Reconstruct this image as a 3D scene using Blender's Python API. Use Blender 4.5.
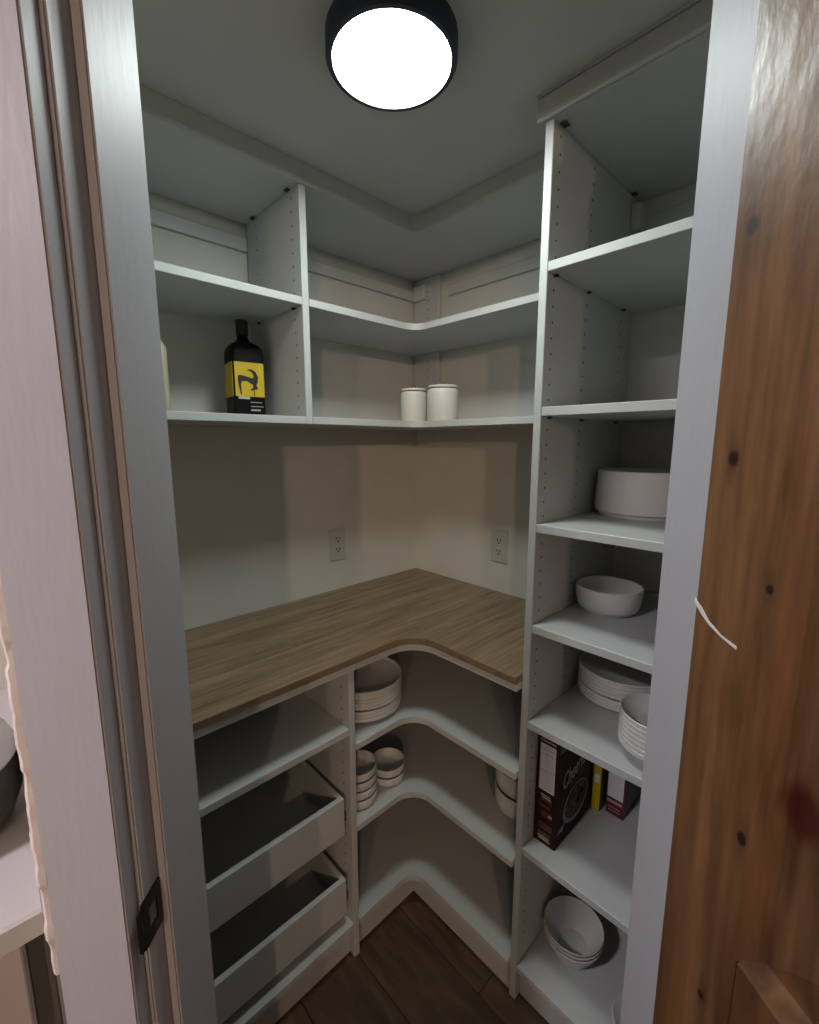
import bpy, bmesh, math, random
from mathutils import Vector, Matrix

random.seed(7)
S = bpy.context.scene
COL = S.collection
for o in list(bpy.data.objects):
    bpy.data.objects.remove(o)

# ------------------------------------------------------------------ camera, world, exposure
CX, CY, CZ = -1.3355, -1.3566, 1.4805
YAW, PITCH, FPX = 0.8082, -0.1566, 445.36
cd = bpy.data.cameras.new('camera')
cd.sensor_fit = 'HORIZONTAL'
cd.sensor_width = 36.0
cd.lens = FPX / 819.0 * 36.0
cd.clip_start = 0.02
cam = bpy.data.objects.new('camera', cd)
COL.objects.link(cam)
fwd = Vector((math.cos(YAW) * math.cos(PITCH), math.sin(YAW) * math.cos(PITCH), math.sin(PITCH)))
rgt = Vector((math.sin(YAW), -math.cos(YAW), 0))
upv = rgt.cross(fwd)
mw = Matrix((rgt, upv, -fwd)).transposed().to_4x4()
mw.translation = (CX, CY, CZ)
cam.matrix_world = mw
S.camera = cam

w = bpy.data.worlds.new('world')
w.use_nodes = True
w.node_tree.nodes['Background'].inputs[0].default_value = (0.5, 0.48, 0.5, 1)
w.node_tree.nodes['Background'].inputs[1].default_value = 0.02
S.world = w
S.view_settings.view_transform = 'Standard'
S.view_settings.look = 'None'
S.view_settings.gamma = 1
S.view_settings.use_curve_mapping = False
S.view_settings.exposure = 0.12
PANTRY_LAMP = 52.0          # emission strength of the pantry diffuser
KITCHEN_LAMP_A = 820.0    # two warm globe pendants further back in the kitchen
KITCHEN_FILL_C = 300.0     # added out-of-view fill lamp, brightens the left casing
KITCHEN_LAMP_B = 980.0

# ------------------------------------------------------------------ helpers
R2 = math.sqrt(0.5)
def uw(u, w_, z=None):
    """door-wall frame: u = into the pantry, w = to the right, measured from under the camera"""
    x, y = CX + R2 * (u + w_), CY + R2 * (u - w_)
    return (x, y) if z is None else (x, y, z)

def link(name, me, mat, parent=None):
    ob = bpy.data.objects.new(name, me)
    COL.objects.link(ob)
    if mat and not me.materials:
        me.materials.append(mat)
    if parent:
        ob.parent = parent
    return ob

def root_of(o):
    while o.parent:
        o = o.parent
    return o

def obj(name, bm, mat, parent=None, smooth=False, local=False):
    """one mesh object; bm is in world coordinates unless local"""
    if parent and not local:
        bmesh.ops.translate(bm, verts=bm.verts, vec=-Vector(root_of(parent).location))
    bmesh.ops.recalc_face_normals(bm, faces=bm.faces)
    me = bpy.data.meshes.new(name)
    bm.to_mesh(me)
    bm.free()
    if smooth:
        for p in me.polygons:
            p.use_smooth = True
        try:
            me.set_sharp_from_angle(angle=math.radians(38))
        except Exception:
            pass
    return link(name, me, mat, parent)

def tag(o, label=None, cat=None, group=None, kind=None):
    if label: o['label'] = label
    if cat: o['category'] = cat
    if group: o['group'] = group
    if kind: o['kind'] = kind
    return o

def thing(name, loc, label, cat, group=None, kind=None):
    o = bpy.data.objects.new(name, None)
    o.empty_display_size = 0.05
    COL.objects.link(o)
    o.location = loc
    return tag(o, label, cat, group, kind)

def bx(x0, x1, y0, y1, z0, z1, bev=0.0012, bm=None):
    own = bmesh.new()
    vs = [own.verts.new((x, y, z)) for x in sorted((x0, x1)) for y in sorted((y0, y1)) for z in sorted((z0, z1))]
    for f in ((0, 1, 3, 2), (4, 6, 7, 5), (0, 4, 5, 1), (2, 3, 7, 6), (0, 2, 6, 4), (1, 5, 7, 3)):
        own.faces.new([vs[i] for i in f])
    if bev:
        bmesh.ops.bevel(own, geom=own.edges[:], offset=bev, segments=1, affect='EDGES')
    return merge(own, bm)

def merge(own, bm):
    if bm is None:
        return own
    me = bpy.data.meshes.new('tmp')
    own.to_mesh(me)
    own.free()
    bm.from_mesh(me)
    bpy.data.meshes.remove(me)
    return bm

def prism(poly, z0, z1, bm=None, bev=0.0):
    own = bmesh.new()
    a = [own.verts.new((x, y, z0)) for x, y in poly]
    b = [own.verts.new((x, y, z1)) for x, y in poly]
    own.faces.new(a[::-1])
    own.faces.new(b)
    n = len(poly)
    for i in range(n):
        own.faces.new((a[i], a[(i + 1) % n], b[(i + 1) % n], b[i]))
    if bev:
        ed = [e for e in own.edges if abs(e.verts[0].co.z - e.verts[1].co.z) < 1e-6]
        bmesh.ops.bevel(own, geom=ed, offset=bev, segments=1, affect='EDGES')
    return merge(own, bm)

def hull(pts, bm=None):
    """8 corner points: bottom ring 4, top ring 4"""
    own = bmesh.new()
    v = [own.verts.new(p) for p in pts]
    for f in ((3, 2, 1, 0), (4, 5, 6, 7), (0, 1, 5, 4), (1, 2, 6, 5), (2, 3, 7, 6), (3, 0, 4, 7)):
        own.faces.new([v[i] for i in f])
    return merge(own, bm)

def lathe(prof, n=40, c=(0, 0, 0), bm=None, squash=None):
    own = bmesh.new()
    rings = []
    for r, z in prof:
        if r < 1e-5:
            rings.append([own.verts.new((c[0], c[1], c[2] + z))])
        else:
            rings.append([own.verts.new((c[0] + r * math.cos(2 * math.pi * i / n), c[1] + r * math.sin(2 * math.pi * i / n), c[2] + z)) for i in range(n)])
    for a, b in zip(rings, rings[1:]):
        for i in range(n):
            j = (i + 1) % n
            if len(a) == 1 and len(b) == 1:
                continue
            if len(a) == 1:
                own.faces.new((a[0], b[i], b[j]))
            elif len(b) == 1:
                own.faces.new((a[i], a[j], b[0]))
            else:
                own.faces.new((a[i], a[j], b[j], b[i]))
    return merge(own, bm)

def tube(pts, r, n=8, bm=None):
    own = bmesh.new()
    rings = []
    pts = [Vector(p) for p in pts]
    for i, p in enumerate(pts):
        d = (pts[min(i + 1, len(pts) - 1)] - pts[max(i - 1, 0)]).normalized()
        a = d.cross(Vector((0, 0, 1)))
        if a.length < 1e-3:
            a = d.cross(Vector((1, 0, 0)))
        a.normalize()
        b = d.cross(a)
        rr = r[i] if isinstance(r, (list, tuple)) else r
        rings.append([own.verts.new(p + a * rr * math.cos(2 * math.pi * k / n) + b * rr * math.sin(2 * math.pi * k / n)) for k in range(n)])
    for p, q in zip(rings, rings[1:]):
        for k in range(n):
            own.faces.new((p[k], p[(k + 1) % n], q[(k + 1) % n], q[k]))
    own.faces.new(rings[0][::-1])
    own.faces.new(rings[-1])
    return merge(own, bm)

def L_poly(xl, yr, dl, dr, rad, x_in=0.0, y_in=0.0, seg=10):
    """corner shelf outline: arm along the left wall (to x=xl, depth dl) and along the right wall (to y=yr, depth dr),
    with a rounded inner corner"""
    cx, cy = -dr - rad, -dl - rad
    pts = [(x_in, y_in), (xl, y_in), (xl, -dl)]
    for i in range(seg + 1):
        a = math.pi / 2 - (math.pi / 2) * i / seg
        pts.append((cx + rad * math.cos(a), cy + rad * math.sin(a)))
    pts += [(-dr, yr), (x_in, yr)]
    return pts

def dots(spec, r=0.0028, n=8, off=0.0004):
    """shelf pin holes as small dark sockets; spec = list of (pos, axis, sign)"""
    bm = bmesh.new()
    for (x, y, z), ax, sg in spec:
        ring = []
        for k in range(n):
            a = 2 * math.pi * k / n
            if ax == 'x':
                ring.append(bm.verts.new((x + sg * off, y + r * math.cos(a), z + r * math.sin(a))))
            else:
                ring.append(bm.verts.new((x + r * math.cos(a), y + sg * off, z + r * math.sin(a))))
        bm.faces.new(ring)
    return bm

# ------------------------------------------------------------------ materials
class NT:
    def __init__(self, name):
        self.m = bpy.data.materials.new(name)
        self.m.use_nodes = True
        self.t = self.m.node_tree
        self.b = self.t.nodes['Principled BSDF']
    def n(self, typ, **kw):
        nd = self.t.nodes.new(typ)
        for k, v in kw.items():
            setattr(nd, k, v)
        return nd
    def l(self, a, b):
        self.t.links.new(a, b)

def ramp(nt, fac, stops):
    r = nt.n('ShaderNodeValToRGB')
    e = r.color_ramp.elements
    while len(e) < len(stops):
        e.new(0.5)
    for i, (p, c) in enumerate(stops):
        e[i].position = p
        e[i].color = (*c, 1)
    nt.l(fac, r.inputs[0])
    return r.outputs[0]

def plain(name, col, rough=0.5, var=0.04, scale=9, bump=0.0, bscale=150, metal=0.0, coat=0.0, stretch=(1, 1, 1)):
    nt = NT(name)
    tc = nt.n('ShaderNodeTexCoord')
    mp = nt.n('ShaderNodeMapping')
    mp.inputs['Scale'].default_value = stretch
    nt.l(tc.outputs['Object'], mp.inputs[0])
    no = nt.n('ShaderNodeTexNoise')
    no.inputs['Scale'].default_value = scale
    no.inputs['Detail'].default_value = 4
    nt.l(mp.outputs[0], no.inputs['Vector'])
    lo = tuple(c * (1 - var) for c in col)
    hi = tuple(min(1, c * (1 + var)) for c in col)
    nt.l(ramp(nt, no.outputs[0], [(0.3, lo), (0.7, hi)]), nt.b.inputs['Base Color'])
    nt.b.inputs['Roughness'].default_value = rough
    nt.b.inputs['Metallic'].default_value = metal
    if coat:
        nt.b.inputs['Coat Weight'].default_value = coat
        nt.b.inputs['Coat Roughness'].default_value = 0.15
    if bump:
        n2 = nt.n('ShaderNodeTexNoise')
        n2.inputs['Scale'].default_value = bscale
        nt.l(mp.outputs[0], n2.inputs['Vector'])
        bp = nt.n('ShaderNodeBump')
        bp.inputs['Strength'].default_value = bump
        bp.inputs['Distance'].default_value = 0.002
        nt.l(n2.outputs[0], bp.inputs['Height'])
        nt.l(bp.outputs[0], nt.b.inputs['Normal'])
    return nt.m

def emis(name, col, strength):
    nt = NT(name)
    nt.b.inputs['Base Color'].default_value = (0.8, 0.8, 0.8, 1)
    nt.b.inputs['Emission Color'].default_value = (*col, 1)
    nt.b.inputs['Emission Strength'].default_value = strength
    return nt.m

def grain(name, c0, c1, c2, axis, along, across, rough=0.45, fine=1.0, bump=0.12, coat=0.0, rnd=0.0):
    """wood grain running along one axis of object space"""
    nt = NT(name)
    tc = nt.n('ShaderNodeTexCoord')
    mp = nt.n('ShaderNodeMapping')
    sc = [across] * 3
    sc[axis] = along
    mp.inputs['Scale'].default_value = sc
    oi = nt.n('ShaderNodeObjectInfo')
    if rnd:
        mu = nt.n('ShaderNodeMath', operation='MULTIPLY')
        mu.inputs[1].default_value = 37.0
        nt.l(oi.outputs['Random'], mu.inputs[0])
        cb = nt.n('ShaderNodeCombineXYZ')
        for i in range(3):
            nt.l(mu.outputs[0], cb.inputs[i])
        nt.l(cb.outputs[0], mp.inputs['Location'])
    nt.l(tc.outputs['Object'], mp.inputs[0])
    n1 = nt.n('ShaderNodeTexNoise')
    n1.inputs['Scale'].default_value = 1.0
    n1.inputs['Detail'].default_value = 6
    n1.inputs['Distortion'].default_value = 0.6
    nt.l(mp.outputs[0], n1.inputs['Vector'])
    n2 = nt.n('ShaderNodeTexNoise')
    n2.inputs['Scale'].default_value = 4.0 * fine
    n2.inputs['Detail'].default_value = 8
    nt.l(mp.outputs[0], n2.inputs['Vector'])
    mx = nt.n('ShaderNodeMix', data_type='FLOAT')
    mx.inputs[0].default_value = 0.45
    nt.l(n1.outputs[0], mx.inputs[2])
    nt.l(n2.outputs[0], mx.inputs[3])
    col = ramp(nt, mx.outputs[0], [(0.30, c0), (0.5, c1), (0.70, c2)])
    if rnd:
        hs = nt.n('ShaderNodeHueSaturation')
        mr = nt.n('ShaderNodeMapRange')
        mr.inputs[3].default_value = 1 - rnd
        mr.inputs[4].default_value = 1 + rnd
        nt.l(oi.outputs['Random'], mr.inputs[0])
        nt.l(mr.outputs[0], hs.inputs['Value'])
        nt.l(col, hs.inputs['Color'])
        col = hs.outputs[0]
    nt.l(col, nt.b.inputs['Base Color'])
    nt.b.inputs['Roughness'].default_value = rough
    if coat:
        nt.b.inputs['Coat Weight'].default_value = coat
        nt.b.inputs['Coat Roughness'].default_value = 0.2
    bp = nt.n('ShaderNodeBump')
    bp.inputs['Strength'].default_value = bump
    bp.inputs['Distance'].default_value = 0.002
    nt.l(mx.outputs[0], bp.inputs['Height'])
    nt.l(bp.outputs[0], nt.b.inputs['Normal'])
    return nt.m

M = {}
M['melamine'] = plain('white_melamine', (0.49, 0.505, 0.50), 0.45, 0.02)
M['wall'] = plain('wall_paint', (0.56, 0.55, 0.51), 0.75, 0.03, bump=0.10, bscale=220)
M['ceiling'] = plain('ceiling_paint', (0.50, 0.50, 0.47), 0.85, 0.03, bump=0.10, bscale=200)
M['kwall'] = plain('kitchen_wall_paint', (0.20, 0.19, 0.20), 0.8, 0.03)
M['trim'] = plain('trim_paint', (0.425, 0.435, 0.465), 0.48, 0.03, scale=5, bump=0.28, bscale=110, stretch=(1, 1, 0.22))
M['trim'].node_tree.nodes['Principled BSDF'].inputs['Specular IOR Level'].default_value = 0.22
M['caulk'] = plain('caulk', (0.74, 0.69, 0.66), 0.7, 0.08, scale=30, bump=0.5, bscale=60)
M['hole'] = plain('dark_socket', (0.05, 0.045, 0.04), 0.9)
M['black_metal'] = plain('black_metal', (0.012, 0.011, 0.012), 0.35, metal=0.6)
M['lamp_body'] = plain('lamp_body', (0.018, 0.026, 0.05), 0.5)
M['ceramic'] = plain('white_ceramic', (0.64, 0.64, 0.63), 0.38, 0.015, coat=0.1)
M['stone'] = plain('cream_stoneware', (0.64, 0.61, 0.56), 0.35, 0.03)
M['counter'] = grain('oak_laminate', (0.105, 0.070, 0.038), (0.225, 0.158, 0.092), (0.33, 0.245, 0.155), 0, 2.2, 34, rough=0.42, bump=0.10)
M['counter_edge'] = grain('oak_edge', (0.12, 0.08, 0.045), (0.20, 0.14, 0.08), (0.28, 0.20, 0.12), 0, 2.0, 40, rough=0.5)
M['floor'] = grain('brown_plank', (0.024, 0.012, 0.006), (0.075, 0.039, 0.020), (0.140, 0.078, 0.043), 1, 2.4, 12, rough=0.45, bump=0.15, rnd=0.18)
M['subfloor'] = plain('subfloor', (0.02, 0.012, 0.008), 0.9)
M['lid_wire'] = plain('lid_wire', (0.35, 0.30, 0.25), 0.4, metal=0.7)
M['gap'] = plain('dark_jar_seal', (0.10, 0.085, 0.07), 0.9)  # dark brown seal ring between jar body and lid
M['kcounter'] = plain('white_counter', (0.58, 0.565, 0.57), 0.35, 0.02)
M['kcab'] = plain('kitchen_cabinet_paint', (0.55, 0.50, 0.49), 0.5, 0.02)
M['kfill'] = plain('grey_filler', (0.22, 0.21, 0.20), 0.7)
M['pot'] = plain('dark_pot', (0.05, 0.047, 0.048), 0.3)
M['pot_lid'] = plain('pale_lid', (0.55, 0.56, 0.58), 0.25)
M['bottle'] = plain('dark_bottle', (0.004, 0.004, 0.004), 0.5)
M['bottle'].node_tree.nodes['Principled BSDF'].inputs['Specular IOR Level'].default_value = 0.2
M['yellow'] = plain('label_yellow', (0.62, 0.43, 0.012), 0.5, 0.05)
M['ink'] = plain('label_ink', (0.012, 0.009, 0.008), 0.6)
M['cream'] = plain('print_cream', (0.50, 0.485, 0.44), 0.6)
M['grey_print'] = plain('print_grey', (0.30, 0.31, 0.33), 0.6)
M['cocoa'] = plain('carton_cocoa', (0.028, 0.010, 0.007), 0.55, 0.2, scale=14)
for k_ in ('cocoa',):
    M[k_].node_tree.nodes['Principled BSDF'].inputs['Specular IOR Level'].default_value = 0.15
M['cocoa2'] = plain('carton_brown', (0.085, 0.038, 0.018), 0.4, 0.2, scale=20)
M['cocoa_dark'] = plain('carton_dark', (0.012, 0.005, 0.005), 0.6)
M['teal'] = plain('carton_teal', (0.02, 0.07, 0.085), 0.4)
M['print_white'] = plain('print_white', (0.66, 0.67, 0.69), 0.5, 0.02)
M['carton_yellow'] = plain('carton_yellow', (0.66, 0.50, 0.01), 0.45, 0.06)
M['carton_amber'] = plain('carton_amber', (0.13, 0.075, 0.012), 0.45)
M['maroon'] = plain('carton_maroon', (0.10, 0.008, 0.022), 0.4)
M['maroon_dark'] = plain('carton_plum', (0.020, 0.014, 0.018), 0.4)
M['pink_print'] = plain('print_pink', (0.50, 0.28, 0.33), 0.5)
M['jug'] = plain('pale_yellow_plastic', (0.40, 0.37, 0.25), 0.4)
M['jug_cap'] = plain('cap_pale', (0.5, 0.46, 0.36), 0.5)
M['slot'] = plain('outlet_slot', (0.03, 0.025, 0.02), 0.8)
M['outlet'] = plain('outlet_plastic', (0.46, 0.45, 0.415), 0.35)
M['lampA'] = emis('warm_lamp_a', (1.0, 0.70, 0.50), KITCHEN_LAMP_A)
M['lampB'] = emis('warm_lamp_b', (1.0, 0.68, 0.48), KITCHEN_LAMP_B)
M['diffuser'] = emis('pantry_diffuser', (0.92, 1.0, 0.97), PANTRY_LAMP)
M['fillC'] = emis('cool_fill_c', (1.0, 0.90, 0.95), KITCHEN_FILL_C)

def door_wood():
    nt = NT('knotty_alder')
    tc = nt.n('ShaderNodeTexCoord')
    sep = nt.n('ShaderNodeSeparateXYZ')
    nt.l(tc.outputs['Object'], sep.inputs[0])
    mp = nt.n('ShaderNodeMapping')
    mp.inputs['Scale'].default_value = (26, 26, 2.2)
    nt.l(tc.outputs['Object'], mp.inputs[0])
    n1 = nt.n('ShaderNodeTexNoise')
    n1.inputs['Scale'].default_value = 1.2
    n1.inputs['Detail'].default_value = 7
    n1.inputs['Distortion'].default_value = 1.0
    nt.l(mp.outputs[0], n1.inputs['Vector'])
    n2 = nt.n('ShaderNodeTexNoise')
    n2.inputs['Scale'].default_value = 5
    n2.inputs['Detail'].default_value = 8
    nt.l(mp.outputs[0], n2.inputs['Vector'])
    mx = nt.n('ShaderNodeMix', data_type='FLOAT')
    mx.inputs[0].default_value = 0.4
    nt.l(n1.outputs[0], mx.inputs[2])
    nt.l(n2.outputs[0], mx.inputs[3])
    col = ramp(nt, mx.outputs[0], [(0.30, (0.064, 0.027, 0.010)), (0.48, (0.158, 0.076, 0.031)), (0.70, (0.245, 0.128, 0.058))])
    mp4 = nt.n('ShaderNodeMapping')
    mp4.inputs['Scale'].default_value = (16, 16, 1.6)
    nt.l(tc.outputs['Object'], mp4.inputs[0])
    n4 = nt.n('ShaderNodeTexNoise')
    n4.inputs['Scale'].default_value = 1.0
    n4.inputs['Detail'].default_value = 3
    nt.l(mp4.outputs[0], n4.inputs['Vector'])
    drift = ramp(nt, n4.outputs[0], [(0.35, (0.55, 0.52, 0.50)), (0.6, (1.1, 1.1, 1.1))])
    md = nt.n('ShaderNodeMix', data_type='RGBA', blend_type='MULTIPLY')
    md.inputs[0].default_value = 1.0
    nt.l(col, md.inputs[6])
    nt.l(drift, md.inputs[7])
    col = md.outputs[2]
    # knots: dark ellipses with a stained tail, (s along the door from the hinge, z, radius, depth)
    for (s, z, r, tail) in ((0.018, 1.632, 0.0052, 2.0), (0.025, 1.455, 0.0048, 2.0), (0.071, 1.360, 0.0038, 1.5),
                            (0.075, 1.152, 0.0055, 1.5), (0.055, 0.970, 0.0042, 1.5), (0.108, 1.205, 0.018, 1.7), (0.30, 1.55, 0.012, 1.6), (0.42, 0.60, 0.014, 1.6), (0.08, 0.40, 0.012, 1.8)):
        cb = nt.n('ShaderNodeCombineXYZ')
        a = nt.n('ShaderNodeMath', operation='SUBTRACT')
        nt.l(sep.outputs[0], a.inputs[0])
        a.inputs[1].default_value = s
        b = nt.n('ShaderNodeMath', operation='SUBTRACT')
        nt.l(sep.outputs[2], b.inputs[0])
        b.inputs[1].default_value = z
        b2 = nt.n('ShaderNodeMath', operation='MULTIPLY')
        nt.l(b.outputs[0], b2.inputs[0])
        b2.inputs[1].default_value = 0.8
        nt.l(a.outputs[0], cb.inputs[0])
        nt.l(b2.outputs[0], cb.inputs[1])
        ln = nt.n('ShaderNodeVectorMath', operation='LENGTH')
        nt.l(cb.outputs[0], ln.inputs[0])
        wob = nt.n('ShaderNodeMath', operation='MULTIPLY_ADD')
        nt.l(n2.outputs[0], wob.inputs[0])
        wob.inputs[1].default_value = r * 0.9
        nt.l(ln.outputs[1], wob.inputs[2])
        mr = nt.n('ShaderNodeMapRange')
        mr.interpolation_type = 'SMOOTHSTEP'
        mr.inputs[1].default_value = r * 1.0
        mr.inputs[2].default_value = r * 1.0 * tail
        mr.inputs[3].default_value = 1.0
        mr.inputs[4].default_value = 0.0
        nt.l(wob.outputs[0], mr.inputs[0])
        mc = nt.n('ShaderNodeMix', data_type='RGBA')
        nt.l(mr.outputs[0], mc.inputs[0])
        nt.l(col, mc.inputs[6])
        # stained tail
        cb3 = nt.n('ShaderNodeCombineXYZ')
        b3 = nt.n('ShaderNodeMath', operation='MULTIPLY')
        nt.l(b.outputs[0], b3.inputs[0])
        b3.inputs[1].default_value = 0.28
        nt.l(a.outputs[0], cb3.inputs[0])
        nt.l(b3.outputs[0], cb3.inputs[1])
        l3 = nt.n('ShaderNodeVectorMath', operation='LENGTH')
        nt.l(cb3.outputs[0], l3.inputs[0])
        w3 = nt.n('ShaderNodeMath', operation='MULTIPLY_ADD')
        nt.l(n2.outputs[0], w3.inputs[0])
        w3.inputs[1].default_value = r * 2.4
        nt.l(l3.outputs[1], w3.inputs[2])
        m3 = nt.n('ShaderNodeMapRange')
        m3.inputs[1].default_value = r * 1.4
        m3.inputs[2].default_value = r * 2.8
        m3.inputs[3].default_value = 0.55
        m3.inputs[4].default_value = 0.0
        nt.l(w3.outputs[0], m3.inputs[0])
        mt = nt.n('ShaderNodeMix', data_type='RGBA')
        nt.l(m3.outputs[0], mt.inputs[0])
        nt.l(col, mt.inputs[6])
        mt.inputs[7].default_value = (0.045, 0.016, 0.006, 1)
        nt.l(mt.outputs[2], mc.inputs[6])
        mc.inputs[7].default_value = (0.020, 0.006, 0.003, 1) if r < 0.015 else (0.06, 0.008, 0.004, 1)
        col = mc.outputs[2]
    nt.l(col, nt.b.inputs['Base Color'])
    nt.b.inputs['Roughness'].default_value = 0.38
    nt.b.inputs['Coat Weight'].default_value = 0.28
    nt.b.inputs['Coat Roughness'].default_value = 0.22
    mp2 = nt.n('ShaderNodeMapping')
    mp2.inputs['Scale'].default_value = (60, 60, 28)
    nt.l(tc.outputs['Object'], mp2.inputs[0])
    n3 = nt.n('ShaderNodeTexNoise')
    n3.inputs['Scale'].default_value = 1.0
    n3.inputs['Detail'].default_value = 4
    nt.l(mp2.outputs[0], n3.inputs['Vector'])
    bp = nt.n('ShaderNodeBump')
    bp.inputs['Strength'].default_value = 0.25
    bp.inputs['Distance'].default_value = 0.004
    nt.l(n3.outputs[0], bp.inputs['Height'])
    nt.l(bp.outputs[0], nt.b.inputs['Normal'])
    return nt.m
M['door'] = door_wood()

# ------------------------------------------------------------------ measured layout (metres; room corner at the origin)
T = 0.019
ZC, ZT = 0.9315, 2.1035
DU, DC, DL, DT = 0.3044, 0.480, 0.469, 0.457
YT, XP, XU = -0.8455, -0.7067, -0.7049
ZM, ZL = 1.823, 1.5265
TS = [1.8244, 1.5347, 1.2797, 1.0423, 0.7995, 0.4512, 0.0915]
LA, LB, LC, LS = 0.654, 0.4041, 0.0987, 0.7093
CEIL = 2.15
XL, YR = -1.245, -1.42           # inner faces of the pantry side walls
KCEIL = 2.44
U_CAS, U_JAMB, U_STOP, U_IN = 0.386, 0.407, 0.435, 0.515
W_CAS, W_JAMB, W_STOP = 0.305, 0.300, 0.289
HEAD = 2.115

# ------------------------------------------------------------------ setting: floor, walls, ceiling
fl = tag(obj('floor', bx(-5.5, 0.1, -5.5, 0.1, -0.05, -0.006, 0), M['subfloor']), 'dark brown wood plank floor running from kitchen into pantry', 'floor', kind='structure')
PW, PL = 0.178, 1.22
plank_me = None
x = -0.517 + PW * 3
row = 0
while x > -3.3:
    y = 0.05 - (row * 0.41 % PL) + PL
    while y > -3.2:
        ya, yb, xa, xb = min(y, 0.0), max(y - PL, -5.4), x - PW, min(x, 0.0)
        if ya - yb > 0.02 and xb - xa > 0.01:
            full = abs((ya - yb) - PL) < 1e-6 and abs(xb - xa - PW) < 1e-6
            if full and plank_me:
                p = link('plank', plank_me, None, fl)
            else:
                p = obj('plank', bx(0.0008, xb - xa - 0.0008, 0.0008, ya - yb - 0.0008, -0.006, 0, 0.0009), M['floor'], fl, local=True)
                if full:
                    plank_me = p.data
            p.location = (xa, yb, -random.random() * 0.0004)
        y -= PL
    x -= PW
    row += 1

def struct(name, bm, mat, label, cat='wall'):
    return tag(obj(name, bm, mat), label, cat, kind='structure')

struct('wall_back_left', bx(-5.5, 0.1, 0.0, 0.1, 0, KCEIL + 0.1, 0), M['wall'], 'cream painted wall behind the shelves above the drawers')
struct('wall_back_right', bx(0.0, 0.1, -1.54, 0.0, 0, KCEIL + 0.1, 0), M['wall'], 'cream painted wall behind the tall shelf tower')
struct('wall_left', prism([(-1.337, 0), (-1.337, -0.808), uw(U_JAMB, -0.385), uw(U_JAMB, -0.319), uw(U_IN, -0.319), (XL, -1.9637 - XL), (XL, 0)], 0, KCEIL), M['wall'],
       'short painted wall between pantry and kitchen counter')
struct('wall_right', prism([uw(U_IN, 0.319), (-0.5437, YR), (0, YR), (0, -1.717), uw(U_JAMB, 0.92), uw(U_JAMB, 0.319)], 0, KCEIL), M['wall'],
       'painted wall beside the hinge side of the pantry door')
struct('wall_header', prism([uw(U_JAMB, -0.319), uw(U_JAMB, 0.319), uw(U_IN, 0.319), uw(U_IN, -0.319)], HEAD + 0.02, KCEIL), M['wall'], 'painted wall above the pantry door opening')
struct('ceiling', prism([(0, 0), (XL, 0), (XL, -1.9637 - XL), uw(U_IN, -0.319), uw(U_IN, 0.319), (-0.5437, YR), (0, YR)], CEIL, KCEIL), M['ceiling'],
       'matte grey white pantry ceiling around the round lamp', 'ceiling')
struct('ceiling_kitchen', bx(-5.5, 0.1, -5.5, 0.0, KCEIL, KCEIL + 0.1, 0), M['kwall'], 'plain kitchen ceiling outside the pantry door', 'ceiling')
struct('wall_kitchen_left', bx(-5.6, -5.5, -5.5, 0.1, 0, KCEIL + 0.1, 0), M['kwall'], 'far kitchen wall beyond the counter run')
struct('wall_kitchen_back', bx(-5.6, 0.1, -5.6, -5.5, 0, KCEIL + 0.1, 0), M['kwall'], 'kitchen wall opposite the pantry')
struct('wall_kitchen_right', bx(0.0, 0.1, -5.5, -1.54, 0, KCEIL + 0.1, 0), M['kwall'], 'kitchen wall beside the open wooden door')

# soffit that closes the gap between shelf tops and ceiling
SO = DU + 0.006
sof = bmesh.new()
prism(L_poly(XL, YT + T + 0.001, SO, SO, 0.02), ZT + T + 0.0005, CEIL - 0.0005, sof)
prism([(-DT - 0.012, YT + T + 0.0145), (-DT - 0.012, YR), (-0.001, YR), (-0.001, YT + T + 0.0145)], 2.1462, CEIL - 0.0005, sof)
lip = L_poly(XL, YT + T + 0.001, SO, SO, 0.02)
inner = L_poly(XL, YT + T + 0.001, DU + 0.0005, DU + 0.0005, 0.02)
ring = lip[2:-1] + inner[2:-1][::-1]
prism(ring, ZT, ZT + T + 0.0005, sof)
tag(obj('trim_1', sof, M['ceiling']), 'grey white soffit band between shelf tops and pantry ceiling', 'soffit', kind='structure')

# ------------------------------------------------------------------ door frame
def frame_side(name, sg, label):
    off = 0.0045 if sg > 0 else 0.0     # the hinge side stands slightly closer to the camera axis
    t = thing(name, (*uw(U_JAMB, sg * W_JAMB), 0), label, 'door frame', kind='structure')
    def slab(u0, u1, w0, w1, z0=0.0, z1=HEAD + 0.02):
        a, b, c, d = uw(u0, sg * (w0 - off)), uw(u1, sg * (w0 - off)), uw(u1, sg * w1), uw(u0, sg * w1)
        own = prism([a, b, c, d], z0, z1)
        bmesh.ops.bevel(own, geom=own.edges[:], offset=0.0018, segments=2, affect='EDGES')
        return own
    obj('jamb', slab(U_JAMB, U_IN, W_JAMB, 0.319), M['trim'], t)
    obj('door_stop', slab(U_STOP, U_IN, W_STOP, W_JAMB + 0.0005), M['trim'], t)
    obj('casing', slab(U_CAS, U_JAMB, W_CAS, 0.386, 0.0, HEAD + 0.09), M['trim'], t)
    return t
jl = frame_side('trim_2', -1, 'white painted door jamb and casing with the black strike plate')
jr = frame_side('trim_3', 1, 'white painted door jamb on the hinge side by the wooden door')
hd = thing('trim_4', (*uw(U_JAMB, 0), HEAD), 'white painted door head above the pantry opening', 'door frame', kind='structure')
obj('jamb', prism([uw(U_JAMB, -W_JAMB), uw(U_JAMB, W_JAMB), uw(U_IN, W_JAMB), uw(U_IN, -W_JAMB)], HEAD, HEAD + 0.02), M['trim'], hd)
obj('door_stop', prism([uw(U_STOP, -W_STOP), uw(U_STOP, W_STOP), uw(U_IN, W_STOP), uw(U_IN, -W_STOP)], HEAD - 0.011, HEAD), M['trim'], hd)
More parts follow.
